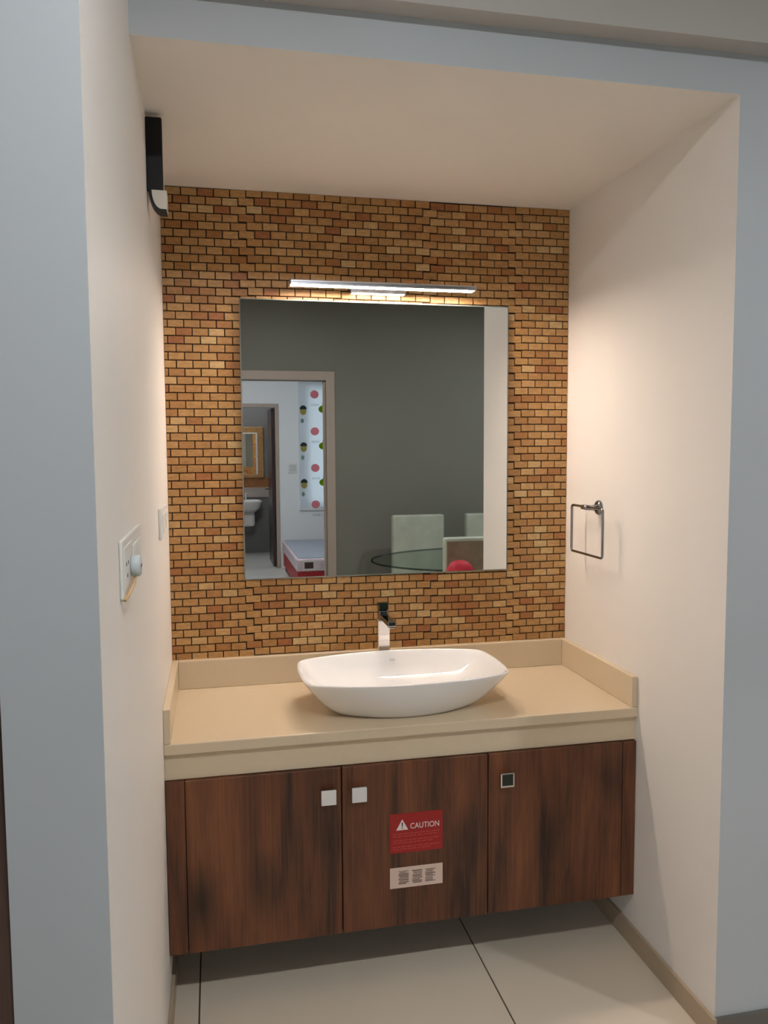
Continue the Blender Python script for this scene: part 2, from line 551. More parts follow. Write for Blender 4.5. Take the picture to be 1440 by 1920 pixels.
struct(box('wall_passage_high', ux0, ux1, YF - 0.12, YF, uz1, CZ, GREY), 'dark grey wall above the added window')
struct(box('wall_passage_end', XL, ux0, YF - 0.12, YF, 0, CZ, GREY), 'dark grey wall in the corner of the passage')
w3 = sroot('added_window', ((ux0 + ux1) / 2, YF - 0.06, uz0), 'white framed window added out of view to light the left pier')  # unseen window, added for cool frontal light on the left pier
um = (ux0 + ux1) / 2
for a, b in ((ux0, ux0 + 0.05), (ux1 - 0.05, ux1), (um - 0.025, um + 0.025)):
    box('window_stile', a, b, YF - 0.09, YF - 0.04, uz0 + 0.05, uz1 - 0.05, PLASTIC, w3, bev=0.004)
for a, b in ((uz0, uz0 + 0.05), (uz1 - 0.05, uz1)):
    box('window_rail', ux0, ux1, YF - 0.09, YF - 0.04, a, b, PLASTIC, w3, bev=0.004)
box('window_pane', ux0 + 0.05, um - 0.025, YF - 0.067, YF - 0.063, uz0 + 0.05, uz1 - 0.05, GLASS, w3)
box('window_pane', um + 0.025, ux1 - 0.05, YF - 0.067, YF - 0.063, uz0 + 0.05, uz1 - 0.05, GLASS, w3)
struct(box('wall_grey_top', dx0, dx1, YF - 0.12, YF, dz1, CZ, GREY), 'dark grey wall above the bedroom door')
d2 = sroot('door_2', ((dx0 + dx1) / 2, YF - 0.06, 0), 'taupe framed doorway open to the bedroom')
fw = 0.072
box('door_jamb', dx1, dx1 + fw, YF - 0.13, YF + 0.016, 0, dz1 + fw, FRAME, d2, bev=0.004)
box('door_jamb', dx0 - fw, dx0, YF - 0.13, YF + 0.016, 0, dz1 + fw, FRAME, d2, bev=0.004)
box('door_head', dx0, dx1, YF - 0.13, YF + 0.016, dz1, dz1 + fw, FRAME, d2, bev=0.004)
box('door_stop', dx1 - 0.016, dx1, YF - 0.09, YF - 0.02, 0, dz1, FRAME, d2, bev=0.002)
box('door_stop', dx0, dx0 + 0.016, YF - 0.09, YF - 0.02, 0, dz1, FRAME, d2, bev=0.002)

# ------------------------------------------------------------------ countertop
ct = thing('countertop', 'cream stone vanity countertop with upstands around three sides', 'countertop', (W / 2, -0.25, 0.6485))
box('slab', 0, W, YC, 0.004, 0.722, ZC, STONE, ct, bev=0.003)
box('back_upstand', 0.019, W - 0.019, -0.019, 0.004, ZC, ZS, STONE, ct, bev=0.0025)
box('side_upstand', 0, 0.019, YC + 0.003, 0.004, ZC, ZS, STONE, ct, bev=0.0025)
box('side_upstand', W - 0.019, W, YC + 0.003, 0.004, ZC, ZS, STONE, ct, bev=0.0025)
box('apron', 0, W, YC + 0.015, YC + 0.033, 0.6485, 0.7225, STONE, ct, bev=0.0015)

# ------------------------------------------------------------------ vanity cabinet
YK = -0.5130
KZ0, KZ1 = 0.1638, 0.6470
vc = thing('vanity_cabinet', 'wall hung dark walnut vanity cabinet with three doors', 'cabinet', (W / 2, -0.25, KZ0))
box('body', 0.001, W - 0.001, YK + 0.019, 0.003, KZ0, 0.6485, SHADOWGAP, vc)
box('filler_panel', 0.0015, 0.0505, YK + 0.001, YK + 0.020, KZ0, KZ1, WALNUT, vc, bev=0.0008, seg=1)
box('filler_panel', 1.3355, W - 0.0015, YK + 0.001, YK + 0.020, KZ0, KZ1, WALNUT, vc, bev=0.0008, seg=1)
doors = []
for a, b in ((0.0525, 0.4745), (0.4780, 0.9055), (0.9085, 1.3335)):
    doors.append(box('door', a, b, YK, YK + 0.018, KZ0, KZ1, WALNUT, vc, bev=0.0012, seg=1))
def knob(cx, cz, parent, face):
    k = box('knob', cx - 0.021, cx + 0.021, YK - 0.024, YK - 0.017, cz - 0.021, cz + 0.021, CHROME, parent, bev=0.0018)
    b = bmesh.new(); add_tube(b, [(cx, YK - 0.0175, cz), (cx, YK + 0.0005, cz)], [0.008, 0.010], 16)
    mk('knob_stem', b, CHROME, parent, True)
    return k
for (cx, cz), d, f in (((0.437, 0.573), doors[0], BRUSHED), ((0.523, 0.573), doors[1], BRUSHED), ((0.958, 0.574), doors[2], DARKGLOSS)):
    k = knob(cx, cz, d, f)
    if f is BRUSHED:
        k.data.materials[0] = BRUSHED
        k['label'] = 'bright square knob'
    else:
        k.data.materials[0] = CHROME
        k['label'] = 'square chrome knob with painted dark reflection'
        box('knob_reflection', cx - 0.0165, cx + 0.0165, YK - 0.0248, YK - 0.0238, cz - 0.0150, cz + 0.0180, DARKGLOSS, d)  # dark reflection in the chrome, painted as a green-black plate

# caution sticker and printed label on the middle door
st = thing('caution_sticker', 'red CAUTION sticker on the middle cabinet door', 'sticker', (0.691, YK, 0.381))
box('backing', 0.613, 0.769, YK - 0.0005, YK + 0.0001, 0.381, 0.497, RED, st)
def flat_text(body, x, z, size, material, parent, name='lettering', y=None):
    me = text_mesh(body, size)
    o = bpy.data.objects.new(name, me)
    me.materials.clear(); me.materials.append(material)
    link(o, parent)
    o.rotation_euler = (math.radians(90), 0, 0)
    o.location = Vector((x, (YK - 0.0007) if y is None else y, z)) - base_of(parent)
    return o
prism('warning_triangle', [(0.632, 0.4485), (0.667, 0.4485), (0.6495, 0.4800)], YK - 0.0008, YK - 0.0004, WHITEP, st)
b = bmesh.new()
add_prism(b, [(0.6482, 0.4580), (0.6508, 0.4580), (0.6516, 0.4705), (0.6474, 0.4705)], YK - 0.0011, YK - 0.0006)
add_prism(b, circle(0.6495, 0.4540, 0.0019, 10), YK - 0.0011, YK - 0.0006)
mk('exclamation_mark', b, DARKP, st)
flat_text('CAUTION', 0.6725, 0.4500, 0.0232, WHITEP, st).scale = (0.83, 1, 1)
b = bmesh.new()
for zz, xa, xb in ((0.437, 0.622, 0.760), (0.430, 0.622, 0.752), (0.418, 0.622, 0.760), (0.411, 0.622, 0.740), (0.399, 0.622, 0.760), (0.392, 0.622, 0.735)):
    x = xa
    while x < xb:
        l = random.uniform(0.006, 0.017)
        add_box(b, x, min(x + l, xb), YK - 0.0008, YK - 0.0004, zz - 0.0011, zz + 0.0011)
        x += l + 0.003
mk('printed_lines', b, REDLT, st)
lb = thing('printed_label', 'pinkish white paper label printed with three dark columns', 'label', (0.691, YK, 0.277))
box('paper', 0.613, 0.769, YK - 0.0005, YK + 0.0001, 0.277, 0.338, PAPER, lb)
for c0 in (0.638, 0.678, 0.717):
    b = bmesh.new()
    zz = 0.288
    while zz < 0.327:
        h = random.choice((0.0014, 0.0018, 0.0022))
        x = c0 + random.choice((0, 0, 0.003))
        add_box(b, x, c0 + random.choice((0.030, 0.030, 0.028, 0.023)), YK - 0.0008, YK - 0.0004, zz, zz + h)
        zz += h + 0.0022
    mk('printed_column', b, DARKP, lb)

# ------------------------------------------------------------------ basin
BX, BY = 0.694, -0.318
def outline(a, hc, he, n=112):
    """boat-like plan: bowed long sides, blunt rounded ends"""
    pts = []
    rc = min(0.045, he * 0.5)
    top = []
    m = n // 2
    raw = []
    for k in range(400):
        x = -a + 2 * a * k / 399
        raw.append((x, he + (hc - he) * (1 - (abs(x) / a) ** 2.2)))
    poly = [(x, y) for x, y in raw] + [(x, -y) for x, y in reversed(raw)]
    # add points on the blunt ends, slightly pointed
    right_end = [(a + 0.012 * (1 - (t / he) ** 2), t) for t in [he - 2 * he * q / 40 for q in range(1, 40)]]
    left_end = [(-x, -y) for x, y in right_end]
    poly = raw + right_end + [(x, -y) for x, y in reversed(raw)] + left_end
    # resample by arc length
    L = [0.0]
    P = poly + [poly[0]]
    for p, q in zip(P, P[1:]): L.append(L[-1] + math.hypot(q[0] - p[0], q[1] - p[1]))
    out = []; j = 0
    N_ = 360
    for k in range(N_):
        t = L[-1] * k / N_
        while L[j + 1] < t: j += 1
        f = (t - L[j]) / max(1e-9, L[j + 1] - L[j])
        out.append((P[j][0] + (P[j + 1][0] - P[j][0]) * f, P[j][1] + (P[j + 1][1] - P[j][1]) * f))
    # round the corners
    wdt = 4
    for _ in range(2):
        out = [(sum(out[(k + d) % N_][0] for d in range(-wdt, wdt + 1)) / (2 * wdt + 1),
                sum(out[(k + d) % N_][1] for d in range(-wdt, wdt + 1)) / (2 * wdt + 1)) for k in range(N_)]
    return [out[int(k * N_ / n)] for k in range(n)]
NR = 120
rings = []
RA, RC, RE = 0.303, 0.199, 0.138      # rim half length, half depth at centre, at the ends
ZR = 0.868
def ring(f, fe, z):
    # f scales the plan; fe shifts towards an elliptical foot
    o1 = outline(RA * f, RC * f, RE * f * fe, NR)
    return [(BX + x, BY + y, z) for x, y in o1]
prof_out = [(0.63, 0.70, 0.0), (0.66, 0.72, 0.0025), (0.70, 0.76, 0.010), (0.765, 0.80, 0.025), (0.83, 0.85, 0.045), (0.895, 0.90, 0.068),
            (0.950, 0.95, 0.090), (0.985, 0.99, 0.107), (0.998, 1.0, 0.1135), (1.0, 1.0, 0.1160)]
prof_in = [(0.993, 1.0, 0.1178), (0.978, 1.0, 0.1176), (0.968, 1.0, 0.1150), (0.93, 0.98, 0.100), (0.875, 0.95, 0.078), (0.80, 0.90, 0.056),
           (0.68, 0.84, 0.037), (0.52, 0.8, 0.026), (0.34, 0.8, 0.021), (0.16, 0.9, 0.019)]
bm = bmesh.new()
vr = []
for f, fe, dz in prof_out + prof_in:
    vr.append([bm.verts.new(p) for p in ring(f, fe, ZC + dz)])
for a, b2 in zip(vr, vr[1:]):
    for k in range(NR):
        bm.faces.new((a[k], a[(k + 1) % NR], b2[(k + 1) % NR], b2[k]))
bm.faces.new(vr[0][::-1]); bm.faces.new(vr[-1])
bmesh.ops.recalc_face_normals(bm, faces=bm.faces)
bs = thing('wash_basin', 'white ceramic countertop basin with bowed sides on the cream counter', 'basin', (BX, BY, ZC))
mk('bowl', bm, CERAMIC, bs, True)
b = bmesh.new()
add_tube(b, [(BX, BY, ZC + 0.0185), (BX, BY, ZC + 0.0225), (BX, BY, ZC + 0.0235)], [0.023, 0.022, 0.016], 24)
mk('drain', b, CHROME, bs, True)
# overflow slot on the inner back wall
prism('overflow_slot', circle(0.706, 0.8425, 0.0048, 20, 1.9, 0.8), -0.139, -0.1445, ALU, bs)

# ------------------------------------------------------------------ tap
tp = thing('basin_tap', 'tall square chrome tap standing behind the white basin', 'tap', (0.690, -0.070, ZC))
box('base_flange', 0.665, 0.715, -0.095, -0.045, ZC, ZC + 0.005, CHROME, tp, bev=0.002)
box('column', 0.669, 0.711, -0.091, -0.049, ZC + 0.004, 0.966, CHROME, tp, bev=0.005, seg=3)
b = bmesh.new()
add_box(b, 0.6755, 0.7045, -0.213, -0.058, 0.967, 0.985, 0.004, 2)
mk('spout', b, DARKCHROME, tp)
box('outlet', 0.681, 0.699, -0.209, -0.191, 0.961, 0.968, CHROME, tp, bev=0.002)
box('cartridge', 0.674, 0.706, -0.086, -0.054, 0.964, 0.996, DARKCHROME, tp, bev=0.004)
box('lever', 0.6735, 0.7055, -0.092, -0.052, 0.996, 1.021, DARKGLOSS, tp, bev=0.003, rot=Matrix.Rotation(math.radians(-7), 3, 'X'))

# ------------------------------------------------------------------ mirror
mr = thing('wall_mirror', 'large square frameless mirror on the brick tiled wall', 'mirror', ((MX0 + MX1) / 2, -0.006, MZ0))
bm = bmesh.new()
ym0, ym1, bv = -0.012, -0.007, 0.004
pf = [(MX0 + bv, MZ0 + bv), (MX1 - bv, MZ0 + bv), (MX1 - bv, MZ1 - bv), (MX0 + bv, MZ1 - bv)]
bm.faces.new([bm.verts.new((x, ym0, z)) for x, z in pf])
glass = mk('glass', bm, MIRROR, mr)
bm = bmesh.new()
po_ = [(MX0, MZ0), (MX1, MZ0), (MX1, MZ1), (MX0, MZ1)]
f_ = [bm.verts.new((x, ym0, z)) for x, z in pf]
m_ = [bm.verts.new((x, ym0 + 0.0015, z)) for x, z in po_]
k_ = [bm.verts.new((x, ym1, z)) for x, z in po_]
for i in range(4):
    j = (i + 1) % 4
    bm.faces.new((f_[i], m_[i], m_[j], f_[j]))
    bm.faces.new((m_[i], k_[i], k_[j], m_[j]))
bm.faces.new(k_)
bmesh.ops.recalc_face_normals(bm, faces=bm.faces)
mk('polished_edge', bm, MEDGE, mr)
box('backing_board', MX0 + 0.02, MX1 - 0.02, -0.0072, 0.002, MZ0 + 0.02, MZ1 - 0.02, SHADOWGAP, mr)

# ------------------------------------------------------------------ mirror light
LX0, LX1 = 0.391, 0.999
LY, LZ = -0.098, 2.050
ml = thing('mirror_light', 'slim horizontal bar light glowing above the mirror', 'lamp', ((LX0 + LX1) / 2, -0.05, 2.04))
HW = 0.0195
b = bmesh.new()
add_box(b, LX0, LX1, LY - HW, LY + HW, LZ + 0.001, LZ + 0.013, 0.003)
for q in (LY - HW, LY + HW - 0.0012):
    add_box(b, LX0, LX1, q, q + 0.0012, LZ - 0.0024, LZ + 0.006)
mk('housing', b, ALU, ml)
box('diffuser', LX0 + 0.004, LX1 - 0.004, LY - HW + 0.0013, LY + HW - 0.0013, LZ - 0.0022, LZ + 0.0015, LAMP, ml)
box('end_cap', LX0 - 0.002, LX0 + 0.004, LY - HW - 0.0005, LY + HW + 0.0005, LZ - 0.0026, LZ + 0.0135, DARKCHROME, ml, bev=0.001)
box('end_cap', LX1 - 0.004, LX1 + 0.002, LY - HW - 0.0005, LY + HW + 0.0005, LZ - 0.0026, LZ + 0.0135, ALU, ml, bev=0.001)
box('wall_plate', 0.598, 0.784, -0.030, 0.002, 2.0435, 2.066, ALU, ml, bev=0.002)
box('lower_diffuser', 0.603, 0.779, -0.029, -0.008, 2.0427, 2.0440, emit('soft_lamp_strip', (1.0, 0.86, 0.74, 1), 22.0), ml)
for x in (0.640, 0.742):
    box('bracket_arm', x - 0.006, x + 0.006, LY + 0.014, -0.026, LZ + 0.003, LZ + 0.011, ALU, ml, bev=0.002)

# ------------------------------------------------------------------ towel ring
tr = thing('towel_ring', 'square metal towel ring on the right niche wall', 'towel ring', (W, -0.252, 1.18))
b = bmesh.new()
add_tube(b, [(W + 0.0005, -0.252, 1.337), (W - 0.004, -0.252, 1.337), (W - 0.010, -0.252, 1.337), (W - 0.012, -0.252, 1.337)], [0.0245, 0.0245, 0.021, 0.015], 24)
mk('wall_flange', b, DARKCHROME, tr, True)
tube('post', [(W - 0.011, -0.252, 1.337), (W - 0.030, -0.252, 1.337), (W - 0.046, -0.252, 1.338)], [0.012, 0.0085, 0.0085], DARKCHROME, tr, 16)
tube('clamp', [(W - 0.050, -0.270, 1.339), (W - 0.050, -0.232, 1.339)], 0.0085, DARKCHROME, tr, 14)
RXP = W - 0.050
def ring_path(y0, y1, z0, z1, r, n=5):
    P = []
    for cy, cz, a0 in ((y1 - r, z1 - r, 0), (y0 + r, z1 - r, 90), (y0 + r, z0 + r, 180), (y1 - r, z0 + r, 270)):
        for k in range(n + 1):
            a = math.radians(a0 + 90 * k / n)
            P.append((RXP, cy + r * math.cos(a), cz + r * math.sin(a)))
    return P
pth = ring_path(-0.372, -0.152, 1.186, 1.341, 0.010)
pth = pth + [pth[0]]
b = bmesh.new(); add_tube(b, pth, 0.0042, 10, caps=False)
mk('ring', b, DARKCHROME, tr, True)

# ------------------------------------------------------------------ wall unit high on the left wall
un = thing('wall_unit', 'slim black box with white lower end high on left niche wall', 'wall unit', (0, -0.48, 2.12))
box('casing', 0.0, 0.036, -0.535, -0.43, 2.175, 2.345, PLASTIC, un, bev=0.003)
box('black_cover', 0.0, 0.0395, -0.552, -0.534, 2.172, 2.349, BLACK, un, bev=0.003)
arc, inner = [], []
for k in range(11):
    a = math.radians(90 * k / 10)
    arc.append((0.0040 + 0.030 * (1 - math.cos(a)), 2.174 - 0.049 * math.sin(a)))
    inner.append((0.0115 + 0.0225 * (1 - math.cos(a)), 2.174 - 0.0455 * math.sin(a)))
arc.append((0.046, 2.1245)); inner.append((0.046, 2.1280))
prism('white_end', inner + [(0.0475, 2.1280), (0.0475, 2.1735)], -0.552, -0.500, IVORY, un)
prism('curved_strap', arc + inner[::-1], -0.5535, -0.500, BLACK, un)

# ------------------------------------------------------------------ switch boards on the left wall
sb = thing('switch_board', 'white wall switch plate with a plugged in adapter', 'switch', (0, -1.21, 1.297))
box('plate', 0, 0.006, -1.365, -1.055, 1.297, 1.391, PLASTIC, sb, bev=0.003)
for k in range(4):
    y = -1.212 + k * 0.037
    box('rocker', 0.005, 0.0085, y, y + 0.031, 1.320, 1.368, PLASTIC, sb, bev=0.002)
box('socket', 0.005, 0.0075, -1.350, -1.228, 1.310, 1.378, PLASTIC, sb, bev=0.002)
for dy, dz in ((-0.008, 0.012), (0.008, 0.012), (0.0, -0.008)):
    b = bmesh.new(); add_tube(b, [(0.0070, -1.318 + dy * 1.6, 1.338 + dz), (0.0080, -1.318 + dy * 1.6, 1.338 + dz)], 0.0035, 10)
    mk('socket_hole', b, DARKP, sb)
pa = thing('plug_adapter', 'rounded grey white adapter plugged into the wall switch plate', 'adapter', (0.02, -1.262, 1.318))
AY, AZ = -1.262, 1.338
b = bmesh.new()
add_tube(b, [(0.0072, AY, AZ), (0.010, AY, AZ), (0.0205, AY, AZ), (0.0240, AY, AZ)], [0.015, 0.0185, 0.0185, 0.015], 20)
mk('body', b, ADAPT, pa, True)
b = bmesh.new()
for dy in (-0.008, 0.008):
    add_tube(b, [(0.0235, AY + dy, AZ), (0.0246, AY + dy, AZ)], 0.0026, 8)
mk('pin_hole', b, DARKP, pa)
tube('cable', [(0.014, AY - 0.004, AZ - 0.017), (0.013, AY - 0.02, AZ - 0.027), (0.010, AY - 0.06, AZ - 0.036), (0.0075, AY - 0.10, AZ - 0.040)], 0.0028, TAN, pa, 8)

s2 = thing('switch_plate', 'small white switch plate on left wall beside the brick tiles', 'switch', (0, -0.35, 1.295))
box('plate', 0, 0.009, -0.47, -0.235, 1.295, 1.377, PLASTIC, s2, bev=0.003)
for k in range(3):
    y = -0.452 + k * 0.072
    box('rocker', 0.008, 0.0125, y, y + 0.058, 1.312, 1.360, PLASTIC, s2, bev=0.002)

# ------------------------------------------------------------------ dining furniture (seen in the mirror)
FAB1 = mat('pale_grey_green_fabric', srgb(178, 182, 166), 0.85, spec=0.2, noise=(9, 0.10), bump=0.2, bscale=400)
def tinted(name, col, fac):
    m = glass_mat(name)
    for n in m.node_tree.nodes:
        if n.type == 'BSDF_TRANSPARENT': n.inputs['Color'].default_value = col
        if n.type == 'MIX_SHADER': n.inputs['Fac'].default_value = fac
    return m
TTOP = tinted('tinted_table_glass', (0.86, 0.90, 0.88, 1), 0.10)
TEDGE = tinted('dark_glass_edge', (0.22, 0.26, 0.25, 1), 0.04)
FAB2 = mat('brown_suede_fabric', srgb(142, 128, 108), 0.9, spec=0.2, noise=(14, 0.16), bump=0.2, bscale=400)
LEGW = mat('dark_leg_wood', srgb(50, 34, 26), 0.4)
TGLASS = mat('smoked_table_glass', srgb(18, 24, 22), 0.04, spec=0.6)
def dining_chair(x, yback, face, label, fab, group=None):
    """face=+1: chair faces +y (its back is at the low-y side)"""
    t = thing('dining_chair', label, 'chair', (x, yback + face * 0.24, 0), group)
    w = 0.43
    a, b_ = yback, yback + face * 0.075
    box('backrest', x - w / 2, x + w / 2, a, b_, 0.40, 1.005, fab, t, bev=0.014, seg=3)
    s0, s1 = yback + face * 0.04, yback + face * 0.48
    box('seat', x - w / 2, x + w / 2, s0, s1, 0.36, 0.47, fab, t, bev=0.018, seg=3)
    for sx in (-1, 1):
        for yy in (yback + face * 0.04, yback + face * 0.44):
            cx = x + sx * (w / 2 - 0.03)
            bb = bmesh.new()
            add_box(bb, cx - 0.02, cx + 0.02, yy - 0.02, yy + 0.02, 0, 0.365, 0.003, 1)
            mk('leg', bb, LEGW, t)
    return t
dining_chair(1.755, -3.650, 1, 'pale upholstered dining chair at the glass table by the doorway end', FAB1)
dining_chair(2.375, -3.650, 1, 'pale upholstered dining chair at the glass table next to the grey wall', FAB1)
c2 = dining_chair(1.695, -1.962, 1, 'dining chair with brown backrest facing and red bag on seat', FAB1)
box('back_cover', 1.695 - 0.205, 1.695 + 0.205, -1.8890, -1.884, 0.48, 0.985, FAB2, c2, bev=0.001)
dt = thing('dining_table', 'oval clear glass dining table with dark edge beside the pale chairs', 'table', (2.2, -2.874, 0))
EL = [(2.2 + 0.97 * math.cos(2 * math.pi * k / 72), -2.874 + 0.655 * math.sin(2 * math.pi * k / 72)) for k in range(72)]
EI = [(2.2 + 0.962 * math.cos(2 * math.pi * k / 72), -2.874 + 0.647 * math.sin(2 * math.pi * k / 72)) for k in range(72)]
prism('table_top', EI, 0.730, 0.742, TTOP, dt, axis='z')
bm = bmesh.new()
rr_ = [[bm.verts.new((x, y, z)) for x, y in P_] for P_, z in ((EI, 0.7295), (EL, 0.731), (EL, 0.741), (EI, 0.7425))]
for p, q in zip(rr_, rr_[1:]):
    for k in range(72):
        bm.faces.new((p[k], p[(k + 1) % 72], q[(k + 1) % 72], q[k]))
bmesh.ops.recalc_face_normals(bm, faces=bm.faces)
mk('dark_edge', bm, TEDGE, dt)
for sx in (-0.4, 0.4):
    tube('pedestal', [(2.2 + sx, -2.874, 0.02), (2.2 + sx, -2.874, 0.728)], [0.05, 0.05], ALU, dt, 20)
prism('base_plate', [(2.2 + 0.6 * math.cos(2 * math.pi * k / 40), -2.874 + 0.25 * math.sin(2 * math.pi * k / 40)) for k in range(40)], 0, 0.022, ALU, dt, axis='z')
REDB = mat('red_fabric', srgb(188, 18, 44), 0.6)
b = bmesh.new()
bmesh.ops.create_uvsphere(b, u_segments=28, v_segments=18, radius=1.0)
for v in b.verts:
    x, y, z = v.co
    e = lambda c, p: math.copysign(abs(c) ** p, c)
    v.co = Vector((1.535 + 0.094 * e(x, 0.8), -1.770 + 0.085 * e(y, 0.8), 0.680 + 0.209 * e(z, 0.6)))
rb = tag(mk('red_bag', b, REDB, None, True), 'red rounded bag standing on the seat of the brown chair', 'bag')

# downlights of the dining room ceiling
DLM = emit('downlight_glow', (0.94, 0.97, 1.0, 1), 950.0)
for k, (x, y) in enumerate(((0.45, -2.30), (2.60, -2.30))):
    t = thing('downlight', ('round recessed ceiling downlight in front of the vanity niche', 'round recessed ceiling downlight above the glass dining table')[k], 'light', (x, y, CZ - 0.006), 'dining room downlights')
    bm = bmesh.new()
    n = 32
    r1 = [bm.verts.new((x + 0.055 * math.cos(2 * math.pi * k / n), y + 0.055 * math.sin(2 * math.pi * k / n), CZ)) for k in range(n)]
    r2_ = [bm.verts.new((x + 0.052 * math.cos(2 * math.pi * k / n), y + 0.052 * math.sin(2 * math.pi * k / n), CZ - 0.006)) for k in range(n)]
    r3_ = [bm.verts.new((x + 0.042 * math.cos(2 * math.pi * k / n), y + 0.042 * math.sin(2 * math.pi * k / n), CZ - 0.004)) for k in range(n)]
    for p, q in ((r1, r2_), (r2_, r3_)):
        for k in range(n):
            bm.faces.new((p[k], p[(k + 1) % n], q[(k + 1) % n], q[k]))
    mk('trim_ring', bm, PLASTIC, t, True)
    prism('lens', circle(x, y, 0.043, 28), CZ - 0.0045, CZ - 0.001, DLM, t, axis='z')

# ------------------------------------------------------------------ bedroom beyond the doorway
WHITEW = mat('cool_white_paint', (0.78, 0.80, 0.82, 1), 0.6, spec=0.3)
FLB = mat('pale_bedroom_floor', srgb(205, 205, 200), 0.3)
BX0, BX1 = -1.2, 2.7
struct(box('floor_bedroom', BX0, BX1, YB - 2.0, YF, -0.12, 0, FLB), 'pale tiled bedroom floor')
struct(box('ceiling_bedroom', BX0 - 0.1, BX1 + 0.1, YB - 2.0, YF - 0.12, CZ, CZ + 0.1, CEILP), 'white bedroom ceiling')
struct(box('wall_bedroom_left', BX0 - 0.1, BX0, YB - 2.0, YF - 0.12, 0, CZ, WHITEW), 'white bedroom side wall')
struct(box('wall_bedroom_right', BX1, BX1 + 0.1, YB - 2.0, YF - 0.12, 0, CZ, WHITEW), 'white bedroom wall behind the bed')
bx0, bx1, bz1 = 0.22, 0.926, 2.085     # bathroom door opening
wx0, wx1, wwz0, wwz1 = 1.30, 2.30, 0.80, 2.36
yb0, yb1 = YB - 0.12, YB
struct(box('wall_bath_left', BX0, bx0, yb0, yb1, 0, CZ, WHITEW), 'white bedroom wall left of the bathroom door')
struct(box('wall_bath_top', bx0, bx1, yb0, yb1, bz1, CZ, WHITEW), 'white bedroom wall above the bathroom door')
struct(box('wall_bath_mid', bx1, wx0, yb0, yb1, 0, CZ, WHITEW), 'white bedroom wall between bathroom door and blind')
struct(box('wall_bath_low', wx0, BX1, yb0, yb1, 0, wwz0, WHITEW), 'white bedroom wall below the blind')
struct(box('wall_bath_high', wx0, BX1, yb0, yb1, wwz1, CZ, WHITEW), 'white bedroom wall above the blind')
struct(box('wall_bath_right', wx1, BX1, yb0, yb1, wwz0, wwz1, WHITEW), 'white bedroom wall right of the blind')
w2 = sroot('window_2', ((wx0 + wx1) / 2, yb0 + 0.03, wwz0), 'bedroom window behind the printed blind')
for a, b_ in ((wx0, wx0 + 0.04), (wx1 - 0.04, wx1), (1.78, 1.82)):
    box('window_stile', a, b_, yb0 + 0.01, yb0 + 0.05, wwz0 + 0.04, wwz1 - 0.04, PLASTIC, w2)
for a, b_ in ((wwz0, wwz0 + 0.04), (wwz1 - 0.04, wwz1)):
    box('window_rail', wx0, wx1, yb0 + 0.01, yb0 + 0.05, a, b_, PLASTIC, w2)
box('window_pane', wx0 + 0.04, 1.78, yb0 + 0.028, yb0 + 0.031, wwz0 + 0.04, wwz1 - 0.04, GLASS, w2)
box('window_pane', 1.82, wx1 - 0.04, yb0 + 0.028, yb0 + 0.031, wwz0 + 0.04, wwz1 - 0.04, GLASS, w2)
pl2 = bpy.data.lights.new('bedroom_portal', 'AREA'); pl2.shape = 'RECTANGLE'; pl2.size = 1.0; pl2.size_y = 1.56
pl2.cycles.is_portal = True
po2 = bpy.data.objects.new('bedroom_portal', pl2); COL.objects.link(po2)
po2.location = ((wx0 + wx1) / 2, yb0 - 0.01, (wwz0 + wwz1) / 2); po2.rotation_euler = (math.radians(90), 0, 0)
BLIND = blind_mat('white_blind_fabric', (0.86, 0.90, 0.95, 1))
P_RED = blind_mat('pink_red_print', srgb(240, 172, 178)); P_GRN = blind_mat('green_print', srgb(150, 178, 30))
P_YEL = blind_mat('yellow_print', srgb(206, 196, 120)); P_DRK = blind_mat('dark_print_on_blind', srgb(70, 84, 92))
P_LEAF = blind_mat('pale_green_print', srgb(160, 190, 180))
bl = thing('window_blind', 'white fabric blind printed with red, green and yellow motifs', 'blind', (1.73, YB + 0.03, 0.765))
b = bmesh.new()
b.faces.new([b.verts.new(p) for p in ((1.225, YB + 0.021, 0.770), (2.36, YB + 0.021, 0.770), (2.36, YB + 0.021, 2.42), (1.225, YB + 0.021, 2.42))])
mk('fabric', b, BLIND, bl)
box('bottom_bar', 1.225, 2.36, YB + 0.014, YB + 0.028, 0.752, 0.772, PLASTIC, bl, bev=0.003)
box('roller_box', 1.225, 2.36, YB + 0.001, YB + 0.05, 2.42, 2.47, PLASTIC, bl, bev=0.006)
yp0, yp1 = YB + 0.0214, YB + 0.0222
for col_ in range(2):
    xo = col_ * 0.46
    for k in range(4):
        zr = 2.255 - k * 0.476
        prism('printed_flower', circle(1.44 + xo, zr, 0.062, 16, 0.9, 0.85), yp0, yp1, P_RED, bl)
        zs_ = zr - 0.10
        b = bmesh.new()
        for q in range(5):
            add_box(b, 1.40 + xo + q * 0.022, 1.406 + xo + q * 0.022, yp0, yp1, zs_ - 0.05, zs_ - 0.02)
        mk('printed_script', b, P_LEAF, bl)
        if k < 3:
            zg = 2.065 - k * 0.476
            b = bmesh.new()
            add_prism(b, circle(1.545 + xo, zg, 0.058, 16, 0.95, 0.8), yp0, yp1)
            add_prism(b, [(1.535 + xo, zg + 0.04), (1.545 + xo, zg + 0.095), (1.56 + xo, zg + 0.045)], yp0, yp1)
            mk('printed_apple', b, P_GRN, bl)
            zy = 2.045 - k * 0.476
            prism('printed_pear', circle(1.292 + xo, zy - 0.005, 0.052, 16, 0.8, 1.0), yp0, yp1, P_YEL, bl)
            prism('printed_cap', [(1.292 + xo + 0.046 * math.cos(math.radians(a)), zy + 0.018 + 0.05 * math.sin(math.radians(a))) for a in range(0, 181, 15)], yp0 + 0.0006, yp1 + 0.0006, P_DRK, bl)
            prism('printed_sprig', circle(1.278 + xo, zy - 0.13, 0.03, 10, 0.7, 1.0), yp0, yp1, P_LEAF, bl)
